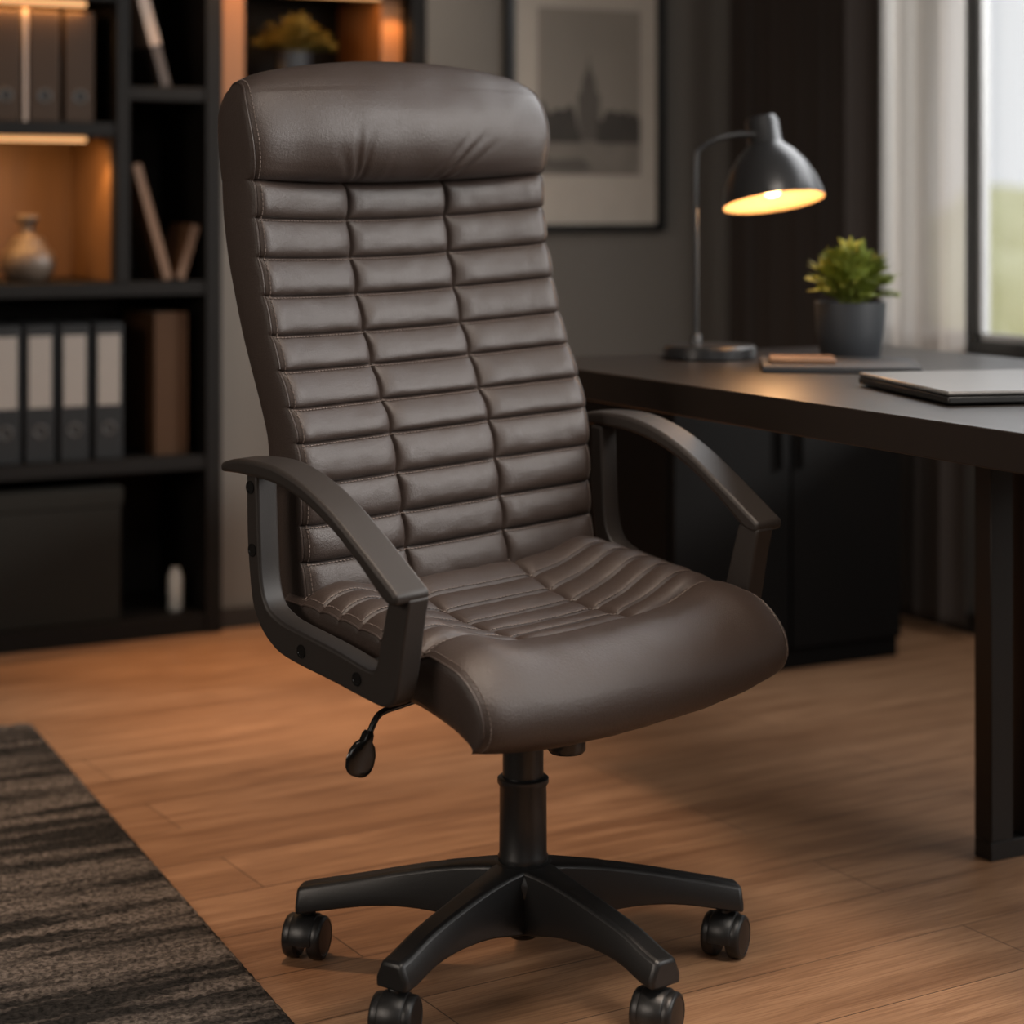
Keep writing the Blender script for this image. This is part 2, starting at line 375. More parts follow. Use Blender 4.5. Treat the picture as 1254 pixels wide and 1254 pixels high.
# ------------------------------------------------------------ built-in bookcase
BF = 4.62                       # front plane
bc = empty('bookcase', 'tall black built-in bookcase with warm lit shelves beside the grey wall', 'bookcase', (1.0, BF, 0))
def bpart(name, u0, u1, z0, z1, m='shelf_wood', y0=0, y1=.36, parent=None):
    return obj(name, bx(u0 - 1.0, u1 - 1.0, y0, y1, z0, z1), m, parent or bc, bevel=.0015, seg=1)
bpart('side_panel', 1.628, 1.668, 0, 2.24); bpart('side_panel', .12, .15, 0, 2.24)
bpart('divider', 1.408, 1.441, .845, 2.24); bpart('divider', .76, .79, 0, 2.24)
for (a, b, z0, z1) in ((.79, 1.628, .0, .048), (.79, 1.628, .395, .428), (.79, 1.628, .812, .845), (.79, 1.408, 1.186, 1.219), (.79, 1.408, 1.503, 1.535),
                       (1.441, 1.628, 1.273, 1.306), (1.441, 1.628, 1.66, 1.69), (.15, 1.628, 2.21, 2.24), (.15, .76, .395, .428), (.15, .76, .845, .875), (.15, .76, 1.25, 1.28), (.15, .76, 1.66, 1.69), (.15, .76, 0, .048)):
    bpart('shelf', a, b, z0, z1, y0=.004)
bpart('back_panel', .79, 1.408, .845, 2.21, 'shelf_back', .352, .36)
bpart('back_panel', .15, 1.628, .048, .844, 'shelf_wood', .352, .36)  # bays without strips: their shade is put in as dark board
bpart('back_panel', 1.441, 1.628, .845, 2.21, 'shelf_wood', .352, .36)
bpart('back_panel', .15, .79, .845, 2.21, 'shelf_wood', .352, .36)
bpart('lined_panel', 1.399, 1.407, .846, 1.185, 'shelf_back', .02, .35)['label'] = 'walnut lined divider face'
for z in (1.173, 1.490):
    bpart('light_strip', .82, 1.345, z, z + .013, 'led', .03, .05)['label'] = 'glowing warm strip'
def strip_light(name, loc, sx, power, to):
    a = area(name, loc, to, sx, .03, power, WARM); return a
strip_light('shelf_strip_light', (1.09, BF + .04, 1.170), .5, 2.7, (1.09, BF + .16, .85))
strip_light('shelf_strip_light', (1.09, BF + .025, 1.486), .5, 1.3, (1.09, BF + .14, 1.2))

# wall niche above the chair back
nb = empty('wall_niche_shelf', 'black wall niche with lit orange sides above the chair back', 'shelf', (1.672, BW, 1.22))
def npart(name, x0, x1, z0, z1, m, y0=0, y1=.335):
    return obj(name, bx(x0, x1, y0, y1, z0, z1), m, nb, bevel=.001, seg=1)
npart('side_panel', .0, .012, .0, .64, 'shelf_wood'); npart('side_panel', .515, .558, .0, .64, 'shelf_wood')
npart('shelf_board', .012, .515, .0, .03, 'shelf_wood'); npart('shelf_board', .012, .515, .61, .64, 'shelf_wood'); npart('shelf_board', .07, .515, .335, .36, 'shelf_wood', .03)
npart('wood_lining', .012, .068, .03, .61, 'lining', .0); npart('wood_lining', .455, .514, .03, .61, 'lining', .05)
npart('back_panel', .07, .455, .03, .61, 'shelf_wood', .325)
npart('light_strip', .09, .45, .327, .335, 'led', .04, .055)
strip_light('niche_strip_light', (1.93, BW + .05, 1.54), .36, .45, (1.93, BW + .1, 1.2))
spot('niche_side_light', (1.705, BW - .10, 1.80), (1.705, BW + .02, 1.4), 16, WARM, 70, .6, .01)
spot('niche_side_light', (2.15, BW - .02, 1.53), (2.165, BW + .12, 1.28), 1.6, WARM, 80, .6, .01)
spot('lined_panel_light', (1.34, BF + .03, 1.165), (1.40, BF + .05, .95), 1.6, WARM, 80, .6, .01)

# ring binders
def binder_proto(name, w, h, m, label, lab=True):
    t = empty(name, label, 'binder')
    obj('cover', bx(-w / 2, w / 2, 0, .27, 0, h), m, t, bevel=.004)
    if lab:
        obj('spine_label', bx(-w / 2 + .009, w / 2 - .009, -.0012, .0, h * .40, h * .92), 'paper', t, bevel=.0004, seg=1)['label'] = 'pale paper spine label'
    bm = bmesh.new(); lathe(bm, [(.010, 0), (.0165, 0), (.0175, .0012), (.0165, .0022), (.010, .0022), (.010, 0)], 24)
    rg = obj('finger_ring', bm, 'ring', t, smooth=True, loc=(0, .0005, h * .23), rot=(R(90), 0, 0))
    bm = bmesh.new(); lathe(bm, [(0, 0), (.010, 0), (.010, .0016), (0, .0016)], 20)
    obj('finger_hole', bm, 'hole', rg, smooth='auto')
    return t
def dup(root):
    c = root.copy(); COL.objects.link(c)
    for ch in list(root.children):
        d = ch.copy(); COL.objects.link(d); d.parent = c
        for g in list(ch.children):
            e = g.copy(); COL.objects.link(e); e.parent = d
    return c
LB = ['charcoal ring binder with pale label cut by the left photo edge', 'charcoal ring binder with pale label, second from the left photo edge',
      'charcoal ring binder with pale label, third in the lower row', 'charcoal ring binder with pale label beside the dark gap, last of its row']
p0 = binder_proto('ring_binder', .071, .32, 'binder_dark', LB[0]); p0['group'] = 'pale labelled binders on the lower shelf'
for i, u in enumerate((1.156, 1.236, 1.317, 1.399)):
    o = p0 if i == 0 else dup(p0)
    o.location = (u, BF + .03, .428); o['label'] = LB[i]
UB = ['brown ring binder on the upper shelf at the left photo edge', 'brown ring binder on the upper shelf, in the middle of its row', 'brown ring binder on the upper shelf beside the empty end']
p1 = binder_proto('ring_binder', .072, .259, 'binder_brown', UB[0], False); p1['group'] = 'brown binders on the upper shelf'
for i, u in enumerate((1.155, 1.246, 1.329)):
    o = p1 if i == 0 else dup(p1)
    o.location = (u, BF + .03, 1.219); o['label'] = UB[i]

def book(w, d, h, m, label, loc, lean=0, cat='book', group=None, rz=0):
    t = empty('book', label, cat, loc, rz, group)
    t.rotation_euler = (0, lean, rz)
    bm = bmesh.new(); box(bm, 0, .003, 0, d, 0, h); box(bm, w - .003, w, 0, d, 0, h); box(bm, 0, w, 0, .003, 0, h)
    obj('cover', bm, m, t, bevel=.001, seg=1)
    obj('pages', bx(.003, w - .003, .003, d - .004, .004, h - .004), 'paper', t)
    return t
book(.012, .20, .26, 'book_pale', 'thin pale book between two brown binders on the upper shelf', (1.196, BF + .03, 1.219))
b_ = book(.026, .19, .275, 'book_dark', 'pale and dark spined book leaning left in the upper right compartment', (1.527, BF + .03, 1.3065), R(-15.5))
obj('spine_cover', bx(-.0006, .0266, -.0012, .16, .10, .2755), 'book_pale', b_, bevel=.0005, seg=1)['label'] = 'pale cream upper spine'
book(.024, .18, .285, 'book_tan', 'tall tan book leaning left in the middle compartment', (1.533, BF + .03, .8455), R(-16))
book(.024, .16, .135, 'book_tan', 'short tan book leaning right, its foot against the tall leaning one', (1.563, BF + .03, .8525), R(17))
book(.085, .24, .34, 'book_brown', 'thick brown book standing alone right of the charcoal binders', (1.512, BF + .04, .4285), 0)
# vase
bm = bmesh.new()
pr = [(0, 0), (.036, 0), (.052, .010), (.064, .030), (.066, .048), (.060, .068), (.046, .083), (.042, .088), (.040, .100), (.030, .106), (.017, .112), (.0145, .126), (.018, .138), (.027, .146), (.028, .155), (.022, .158), (.015, .148), (.011, .126), (0, .12)]
lathe(bm, pr, 40)
tag(obj('ceramic_vase', bm, 'ceramic', None, smooth=True, loc=(1.232, BF + .13, .8455)), 'round brown stoneware vase with narrow neck on the lit shelf', 'vase')
# storage box on the bottom shelf
sb = empty('storage_box', 'large dark grey storage box on the bottom bookcase shelf', 'box', (1.135, BF + .02, .049))
obj('box_body', bx(-.29, .29, 0, .3, 0, .27), 'box', sb, bevel=.004)
obj('lid', bx(-.295, .295, -.004, .304, .27, .315), 'box', sb, bevel=.004)
bm = bmesh.new(); lathe(bm, [(0, 0), (.016, 0), (.0175, .004), (.0175, .085), (.012, .092), (.012, .102), (0, .102)], 28)
tag(obj('canister', bm, 'white', None, smooth='auto', loc=(1.578, BF + .08, .0485)), 'small pale canister standing alone on the bottom bookcase shelf', 'canister')

# plants
def leaves(bm, n, h, spread, size, seed, base=(0, 0, 0)):
    rnd = random.Random(seed)
    for k in range(n):
        a = rnd.uniform(0, 2 * math.pi); e = rnd.uniform(.05, 1) ** .7
        dirv = Vector((math.cos(a) * spread * e, math.sin(a) * spread * e, h * (1.05 - .75 * e * e) * rnd.uniform(.75, 1.05)))
        b0 = Vector(base) + Vector((math.cos(a), math.sin(a), 0)) * spread * .18 * e
        tip = b0 + dirv; mid = b0 + dirv * .55 + Vector((0, 0, h * .10))
        pts = crom([b0, mid, tip], 5)
        tube(bm, pts, [.0016] * len(pts), 4)
        L = len(pts)
        for q in range(3, L):
            t = (pts[q] - pts[q - 1]).normalized(); side = t.cross(Vector((0, 0, 1))).normalized(); up = side.cross(t).normalized()
            for sgn in (-1, 1, 0):
                d = (t * .75 + side * sgn * .8 + up * rnd.uniform(-.1, .45)).normalized(); s = size * rnd.uniform(.7, 1.15)
                wv = d.cross(up).normalized() * s * .24
                p = pts[q]; c1 = p + d * s * .45; c2 = p + d * s
                vs = [bm.verts.new(x) for x in (p, c1 + wv - up * s * .04, c2 - up * s * .12, c1 - wv - up * s * .04, c1 + up * s * .05)]
                bm.faces.new((vs[0], vs[1], vs[4])); bm.faces.new((vs[1], vs[2], vs[4])); bm.faces.new((vs[2], vs[3], vs[4])); bm.faces.new((vs[3], vs[0], vs[4]))
pp = empty('potted_plant', 'bushy yellow-green plant in a dark slate pot on the desk', 'plant', (2.235, 2.915, .7505))
bm = bmesh.new(); lathe(bm, [(0, 0), (.048, 0), (.052, .004), (.060, .05), (.0635, .100), (.0632, .103), (.058, .103), (.056, .09), (0, .09)], 56)
pt = obj('pot', bm, 'pot', pp, smooth='auto')
bm = bmesh.new(); lathe(bm, [(0, .0905), (.0555, .0905), (.0555, .094), (0, .096)], 24); obj('soil', bm, 'soil', pt)
bm = bmesh.new(); leaves(bm, 46, .098, .064, .030, 4, (0, 0, .09)); obj('foliage', bm, 'leaf', pp)
p2 = empty('potted_plant', 'small plant in a dark pot inside the niche above the chair', 'plant', (1.915, BW + .12, 1.252))
bm = bmesh.new(); lathe(bm, [(0, 0), (.036, 0), (.040, .004), (.047, .16), (.044, .16), (.042, .15), (0, .15)], 40); obj('pot', bm, 'pot', p2, smooth='auto')
bm = bmesh.new(); leaves(bm, 40, .075, .08, .034, 8, (0, 0, .15)); obj('foliage', bm, 'leaf_far', p2)

# picture
pf = empty('framed_picture', 'black framed monochrome picture of a spired tower on the grey wall', 'picture', (2.45, BW, .955))
fw, fh = .485, .80
bm = bmesh.new(); box(bm, 0, .024, -.03, 0, 0, fh); box(bm, fw - .024, fw, -.03, 0, 0, fh); box(bm, .024, fw - .024, -.03, 0, 0, .02); box(bm, .024, fw - .024, -.03, 0, fh - .02, fh)
obj('frame', bm, 'frame', pf, bevel=.002)
obj('mat_board', bx(.024, fw - .024, -.014, -.002, .02, fh - .02), 'mat', pf)
px0, px1, pz0, pz1 = .097, .410, .150, .590
pr_ = obj('print', bx(px0, px1, -.0155, -.014, pz0, pz1), 'print_sky', pf); pr_['label'] = 'monochrome print of a spired tower above trees'
def flat(name, poly, m, y):
    bm = bmesh.new(); a = [bm.verts.new((p[0], y, p[1])) for p in poly]; b = [bm.verts.new((p[0], y + .0006, p[1])) for p in poly]
    n = len(poly); bm.faces.new(a); bm.faces.new(b[::-1])
    for i in range(n): bm.faces.new((a[i], b[i], b[(i + 1) % n], a[(i + 1) % n]))
    return obj(name, bm, m, pr_)
cx = .250
flat('printed_ground', [(px0, pz0), (px1, pz0), (px1, pz0 + .10), (px0, pz0 + .10)], 'print_ground', -.0161)
flat('printed_shrubs', [(px0, pz0 + .012), (cx - .02, pz0 + .006), (cx + .01, pz0 + .02), (cx - .02, pz0 + .045), (px0 + .05, pz0 + .04), (px0, pz0 + .05)], 'print_mid', -.0165)
tl = [(px0, pz0 + .085)]
rnd = random.Random(2)
for i in range(27):
    x = px0 + (px1 - px0) * i / 26
    tl.append((x, pz0 + .165 + .05 * noise.noise(Vector((i * .45, 0, 3))) + rnd.uniform(0, .012) - (.03 if abs(x - cx) < .04 else 0)))
tl.append((px1, pz0 + .085))
flat('printed_tower', [(cx - .03, pz0 + .09), (cx + .03, pz0 + .09), (cx + .034, pz0 + .21), (cx + .022, pz0 + .225), (cx + .02, pz0 + .25), (cx + .009, pz0 + .275), (cx + .003, pz0 + .29), (cx, pz0 + .325), (cx - .003, pz0 + .29), (cx - .009, pz0 + .275), (cx - .02, pz0 + .25), (cx - .022, pz0 + .225), (cx - .034, pz0 + .21)], 'print_mid', -.0165)
half = [p for p in tl if p[0] < cx - .022] + [(cx - .022, pz0 + .085)]
flat('printed_trees', half, 'print_dark', -.0170)
half = [(cx + .024, pz0 + .085)] + [p for p in tl if p[0] > cx + .024]
flat('printed_trees', half, 'print_dark', -.0170)

# ------------------------------------------------------------ curtains
def curtain(name, v0, v1, u, folds, amp, m, label, cat, z0=.03, z1=2.45, seed=0):
    bm = bmesh.new(); nx = folds * 14; nz = 24; rows = []
    for j in range(nz + 1):
        z = z0 + (z1 - z0) * j / nz; row = []
        for i in range(nx + 1):
            t = i / nx; ph = t * folds * 2 * math.pi + .8 * noise.noise(Vector((t * folds * .7, seed, z * .35)))
            a = amp * (1 + .5 * noise.noise(Vector((t * folds * .9, seed + 5, 0)))) * (1.08 - .15 * j / nz)
            row.append(bm.verts.new((u + a * math.sin(ph) + .15 * a * math.sin(2 * ph + 1), v0 + (v1 - v0) * t + .25 * a * math.sin(2 * ph), z)))
        rows.append(row)
    for a, b in zip(rows, rows[1:]):
        for i in range(nx): bm.faces.new((a[i], a[i + 1], b[i + 1], b[i]))
    o = obj(name, bm, m, None, smooth=True); tag(o, label, cat)
    if m == 'drape':
        s = o.modifiers.new('solid', 'SOLIDIFY'); s.thickness = .003
    return o
curtain('sheer_curtain', 3.708, 4.05, 3.175, 4, .020, 'sheer', 'pale sheer curtain hanging over the left part of the window', 'curtain', z0=.60, seed=1)
curtain('shaded_curtain_foot', 3.708, 4.05, 3.175, 4, .022, 'drape', 'dark brown pleated cloth below the window sill, curtain shade put into its colour', 'curtain', .03, .60, seed=3)  # added dark cloth, stands for the dim lower curtain folds under the desk
curtain('dark_curtain', 3.905, 4.52, 3.075, 6, .032, 'drape', 'dark taupe drape gathered between wall corner and sheer curtain', 'curtain', seed=2)
cr = empty('curtain_rod', 'black curtain rod above the window', 'curtain rod', (3.12, 3.2, 2.50))
bm = bmesh.new(); tube(bm, [(0, -1.0, 0), (0, 1.38, 0)], .012, 12); obj('rod', bm, 'steel', cr, smooth='auto')
for y in (-.9, 1.3): obj('bracket', bx(0, .13, y - .01, y + .01, -.01, .01), 'steel', cr)

# ------------------------------------------------------------ rug
def rug():
    bm = bmesh.new()
    us = [-1.6 + .1 * i for i in range(16)] + [-.06 + .0065 * i for i in range(156)]
    us = [x for x in us if x < .952] + [.952]
    vs = [.3 + .08 * i for i in range(21)] + [1.94 + .0065 * i for i in range(312)]
    vs = sorted(x for x in set(vs) if x < 3.965) + [3.965]
    grid = []
    for j, v in enumerate(vs):
        row = []
        for i, u in enumerate(us):
            sk = (v - 2.4) * .055
            h = .011 + .0035 * noise.noise(Vector((u * 95, v * 110, 0))) + .003 * noise.noise(Vector((u * 38, v * 60, 4)))
            ed = min(us[-1] - u, vs[-1] - v)
            if ed < .005: h = .002
            row.append(bm.verts.new((u + sk + .0015 * noise.noise(Vector((v * 60, 0, 0))), v, max(.002, h))))
        grid.append(row)
    for a, b in zip(grid, grid[1:]):
        for i in range(len(us) - 1): bm.faces.new((a[i], a[i + 1], b[i + 1], b[i]))
    o = obj('striped_rug', bm, 'rug', None, smooth=True)
    return tag(o, 'thick charcoal and grey striped pile rug on the wooden floor', 'rug')
rug()

# ------------------------------------------------------------ desk and what stands on it
dk = empty('desk', 'long black wooden desk with black steel leg frames along the window', 'desk', (2.10, 2.4, 0))
obj('desktop', bx(-.40, .42, -.85, .81, .70, .75), 'black_wood', dk, bevel=.002)
def legframe(v):
    bm = bmesh.new()
    for a, b in ((.045, .09), (.115, .155), (.36, .40)):
        box(bm, a, b, v - .02, v + .02, .03, .67)
    box(bm, .045, .40, v - .02, v + .02, .0, .03); box(bm, .0, .40, v - .02, v + .02, .67, .70)
    return bm
obj('leg_frame', legframe(.06), 'steel', dk, bevel=.0015, seg=1); obj('leg_frame', legframe(-.74), 'steel', dk, bevel=.0015, seg=1)
obj('cross_rail', bx(.30, .34, -.72, 1.30, .665, .70), 'steel', dk); obj('cross_rail', bx(.22, .26, -.72, 1.30, .665, .70), 'steel', dk)
ct = empty('added_dark_cabinet', 'low black cabinet added to keep the area behind the desk dark', 'cabinet', (2.32, 3.64, 0))  # cabinet added to darken the space behind the desk
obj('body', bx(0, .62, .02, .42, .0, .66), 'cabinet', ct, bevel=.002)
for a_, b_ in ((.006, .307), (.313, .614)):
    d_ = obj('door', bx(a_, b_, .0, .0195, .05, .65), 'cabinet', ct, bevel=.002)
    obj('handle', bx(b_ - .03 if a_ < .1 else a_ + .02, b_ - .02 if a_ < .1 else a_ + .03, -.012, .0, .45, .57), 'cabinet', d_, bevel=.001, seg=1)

# desk lamp
lp = empty('desk_lamp', 'dark metal desk lamp with glowing warm bulb standing on the desk', 'lamp', (2.03, 3.06, .7505))
bm = bmesh.new(); lathe(bm, [(0, 0), (.080, 0), (.084, .003), (.084, .020), (.080, .024), (0, .025)], 64); obj('base', bm, 'lamp', lp, smooth='auto')
lp.rotation_euler = (0, 0, R(-28))
bm = bmesh.new(); tube(bm, crom([(-.024, 0, .024), (-.024, 0, .20), (-.024, 0, .350), (-.012, 0, .380), (.030, 0, .400), (.085, .004, .404)], 8), .0048, 14)
obj('pole', bm, 'lamp', lp, smooth='auto')
bm = bmesh.new(); lathe(bm, [(0, .024), (.010, .024), (.010, .040), (.007, .044), (0, .044)], 24, (-.024, 0)); obj('pole_socket', bm, 'lamp', lp, smooth='auto')
axis = Vector((-.12, .20, .97)).normalized()
lm = Matrix.Translation((.117, 0, .281)) @ axis.to_track_quat('Z', 'Y').to_matrix().to_4x4()
bm = bmesh.new()
lathe(bm, [(.0925, 0), (.0905, .012), (.083, .038), (.070, .066), (.052, .090), (.036, .104), (.031, .110), (.0305, .150), (.026, .158), (0, .159)], 64, mtx=lm)
sh = obj('lamp_shade', bm, 'lamp', lp, smooth='auto')
bm = bmesh.new()
lathe(bm, [(.0925, -.0002), (.0910, -.0002), (.0888, .012), (.081, .038), (.068, .066), (.050, .089), (.034, .102), (0, .104)], 64, mtx=lm)
obj('shade_lining', bm, 'shade_in', sh, smooth=True)
bm = bmesh.new()
lathe(bm, [(0, .010), (.012, .013), (.021, .024), (.024, .038), (.020, .054), (.012, .070), (.011, .103)], 32, mtx=lm)
obj('bulb', bm, 'bulb', lp, smooth=True)
q = Matrix.Translation(lp.location) @ Matrix.Rotation(R(-28), 4, 'Z') @ lm
pl = bpy.data.lights.new('desk_lamp_light', 'POINT'); pl.energy = 2.1; pl.color = (1, .52, .21); pl.shadow_soft_size = .02
po = bpy.data.objects.new('desk_lamp_light', pl); COL.objects.link(po); po.location = q @ Vector((0, 0, -.004))

# notebook, pad, laptop
tag(obj('notebook', bx(-.16, .10, -.11, .11, 0, .010), 'notebook', None, bevel=.002, loc=(2.125, 2.755, .7505), rot=(0, 0, R(-34))), 'dark grey notebook lying flat beside the plant pot', 'notebook')
tag(obj('leather_notepad', bx(-.055, .055, -.05, .05, 0, .008), 'notepad', None, bevel=.002, loc=(2.045, 2.80, .7612), rot=(0, 0, R(-34))), 'small tan pad lying on the dark notebook below the lamp', 'notepad')
lt = empty('laptop', 'closed grey laptop lying at the right end of the desk', 'laptop', (1.835, 2.175, .7505), R(-16))
obj('base', bx(0, .33, 0, .33, .002, .013), 'laptop_base', lt, bevel=.003)
obj('lid', bx(0, .33, 0, .33, .0135, .020), 'laptop', lt, bevel=.003)

# ------------------------------------------------------------ the chair
CH = empty('office_chair', 'high-backed brown leather office chair with curved plastic arms on a five star castor base', 'chair', (1.287, 2.389, 0), R(14))
ROLL = .0266
def P(x, y, z, roll=True):
    """x across, y forward of the column, z up; the upholstery leans a touch to one side"""
    if roll: return Vector((x - ROLL * (z - .45), -y, z + ROLL * x))
    return Vector((x, -y, z))

def spacing(cuts, hw, step, fine):
    """column positions between cut values, clustered towards every cut"""
    out = []
    for a, b in zip(cuts, cuts[1:]):
        n = max(4, int(abs(b - a) / step))
        for k in range(n):
            t = k / n
            t = t + fine * -math.sin(2 * math.pi * t) / (2 * math.pi)
            out.append(a + (b - a) * t)
    out.append(cuts[-1]); return out

# --- backrest
WB = .260
rowsB = [.470, .515, .567, .615, .668, .722, .767, .815, .861, .913, .964, 1.017, 1.068]
profB = [(.44, -.115), (.50, -.124), (.53, -.130), (.567, -.133), (.615, -.134), (.668, -.134), (.722, -.138), (.767, -.153), (.815, -.173), (.861, -.190), (.913, -.204), (.964, -.215), (1.017, -.221), (1.068, -.222)]
headE = [(-.222, 1.068), (-.212, 1.090), (-.210, 1.125), (-.219, 1.160), (-.233, 1.185), (-.248, 1.200), (-.264, 1.206), (-.280, 1.204), (-.292, 1.196), (-.300, 1.184)]
headC = [(-.250, 1.062), (-.212, 1.074), (-.192, 1.112), (-.193, 1.155), (-.208, 1.190), (-.228, 1.214), (-.252, 1.230), (-.280, 1.229), (-.302, 1.212), (-.310, 1.190)]
hE = crom([(0, y, z) for y, z in headE], 9); hC = crom([(0, y, z) for y, z in headC], 9)
VX = (-.089, .089)
def groove(x, w=.0038):
    g = 0
    for v in VX:
        d = abs(x - v); g = max(g, .66 * math.exp(-(d / w) ** 1.1) + .34 * math.exp(-(d / .016) ** 2))
    return min(1, g)
def crease(x, z, x0, z0, x1, z1, w):
    dx, dz = x1 - x0, z1 - z0; L2 = dx * dx + dz * dz
    t = ((x - x0) * dx + (z - z0) * dz) / L2; tt = max(0, min(1, t))
    d = math.hypot(x - x0 - tt * dx, z - z0 - tt * dz)
    return math.exp(-(d / w) ** 2) * (1 - tt * .85) * (1 if t > -.1 else 0)
def back_pt(xh, q):
    """q: ('z', z effective) on the quilted face, ('h', index) on the head cushion"""
    x = xh * WB; ax = abs(xh)
    if q[0] == 'z':
        ze = q[1]; z = ze - (.003 + .006 * sstep(.6, 1.05, ze)) * (1 - xh * xh)
        y = interp(profB, ze)
        rec = .001 + .034 * sstep(.50, .80, ze)
        y -= rec * (1 - ax ** 2.4)
        k = 0
        while k < len(rowsB) - 2 and ze >= rowsB[k + 1]: k += 1
        t = (ze - rowsB[k]) / (rowsB[k + 1] - rowsB[k])
        tq = t ** .78; hgt = (4 * tq * (1 - tq)) ** .62
        pan = 0 if x < VX[0] else (1 if x < VX[1] else 2)
        amp = .0118 * (1 + .18 * noise.noise(Vector((k * 3.1, pan * 7.7, 1.3))))
        e = (1 - ax) * WB
        y += amp * hgt * (1 - groove(x)) * (1 - .5 * math.exp(-e / .012))
        y -= .009 * math.exp(-e / .006)
        y += .0011 * noise.noise(Vector((x * 30, ze * 45, 2))) + .0006 * noise.noise(Vector((x * 90, ze * 60, 5)))
        if ze > 1.060: y -= .006 * (ze - 1.060) / .008
        d = min(abs(x - v) for v in VX)
        y -= .0028 * math.exp(-(d / .0022) ** 2)
        x += .0032 * math.sin(math.pi * t) * math.exp(-(d / .035) ** 2)
        return P(x, y, z)
    i = q[1]; a = hE[i]; b = hC[i]; n = len(hE) - 1; f = i / n
    p = 2.6 if f < .45 else 2.2
    g = 1 - ax ** p
    y = a.y + (b.y - a.y) * g; z = a.z + (b.z - a.z) * g
    if i < 9:
        t = i / 9; zz = 1.068 - .009 * (1 - xh * xh)
        z = zz + (z - (a.z + (b.z - a.z) * g) * 0 - zz) * t if i else zz
    if i == 0: y = -.222 - .035 * (1 - ax ** 2.4) - .015 + .009 * (1 - math.exp(-(1 - ax) * WB / .006))
    wd = WB * (1 + .034 * math.sin(math.pi * min(1, f * 1.7)) ** 1.4 - .035 * sstep(.5, 1, f))
    e = (1 - ax) * WB
    if i:
        y -= .010 * math.exp(-e / .010) * (1 - sstep(.35, .6, f))
        z -= .008 * math.exp(-e / .014) * sstep(.35, .6, f)
        c = 0
        for (x0, z0, x1, z1, w_, am) in ((-.090, 1.060, -.106, 1.135, .005, 1), (-.083, 1.060, -.080, 1.125, .005, .75), (-.100, 1.062, -.135, 1.115, .006, .5),
                                         (.062, 1.062, .118, 1.125, .005, .85), (.082, 1.062, .150, 1.118, .005, .7), (.045, 1.064, .085, 1.12, .005, .55), (-.04, 1.062, -.035, 1.10, .006, .3)):
            xx = x + .006 * math.sin((z - 1.06) * 45)
            c += am * crease(xx, z, x0, z0, x1, z1, w_)
            c -= .45 * am * crease(xx + .009, z, x0, z0, x1, z1, w_ * 1.2)
        y -= .0055 * c * (1 - sstep(.5, .7, f))
        y += .0022 * noise.noise(Vector((x * 18, z * 18, 9))) * (1 - sstep(.5, .8, f))
    return P(xh * wd, y, z)
def cushion(bm, pts, rim, inset, bulge, nside=8, hw=None):
    """pts[row][col] is the padded face, rim[row] = (y, z) of the hidden edge; closes sides and rear"""
    nr = len(pts); nc = len(pts[0])
    F = [[bm.verts.new(p) for p in row] for row in pts]
    for a, b in zip(F, F[1:]):
        for i in range(nc - 1): bm.faces.new((a[i], a[i + 1], b[i + 1], b[i]))
    ends = []
    for sgn, ci in ((-1, 0), (1, nc - 1)):
        cols = [[F[j][ci] for j in range(nr)]]
        base = [F[j][ci].co.copy() for j in range(nr)]
        sm = []
        for j in range(nr):
            a0, a1 = max(0, j - 9), min(nr - 1, j + 9); h_ = min(j - a0, a1 - j)
            pp_ = base[j - h_:j + h_ + 1]; sm.append(sum(pp_, Vector()) / len(pp_))
        for k in range(1, nside + 1):
            t = k / nside; col = []
            for j in range(nr):
                a = base[j].lerp(sm[j], min(1, k / 2)); x = a.x + ROLL * (rim[j][1] - .45)
                B = P(sgn * ((hw and hw[j]) or (abs(pts[j][ci].x + ROLL * (pts[j][ci].z - .45)) - inset)), rim[j][0], rim[j][1])
                q = a.lerp(B, t); d = bulge * (math.sin(math.pi * t) ** .6); q.x += sgn * d
                col.append(bm.verts.new(q))
            cols.append(col)
        for a, b in zip(cols, cols[1:]):
            for j in range(nr - 1): bm.faces.new((a[j], a[j + 1], b[j + 1], b[j]))
        ends.append(cols[-1]); 
        if sgn < 0: lcap = [c[-1] for c in cols], [c[0] for c in cols]
        else: rcap = [c[-1] for c in cols], [c[0] for c in cols]
    L, Rr = ends
    mids = []
    for t in (.25, .5, .75):
        mids.append([bm.verts.new(L[j].co.lerp(Rr[j].co, t)) for j in range(nr)])
    cols = [L] + mids + [Rr]
    for a, b in zip(cols, cols[1:]):
        for j in range(nr - 1): bm.faces.new((a[j], a[j + 1], b[j + 1], b[j]))
    for row, idx in ((F[-1], 0), (F[0], 1)):
        jj = -1 if idx == 0 else 0
        loop = list(row) + rcap[idx][1:] + [m_[jj] for m_ in mids[::-1]] + lcap[idx][::-1][:-1]
        try: bm.faces.new(loop)
        except Exception: pass
    return F

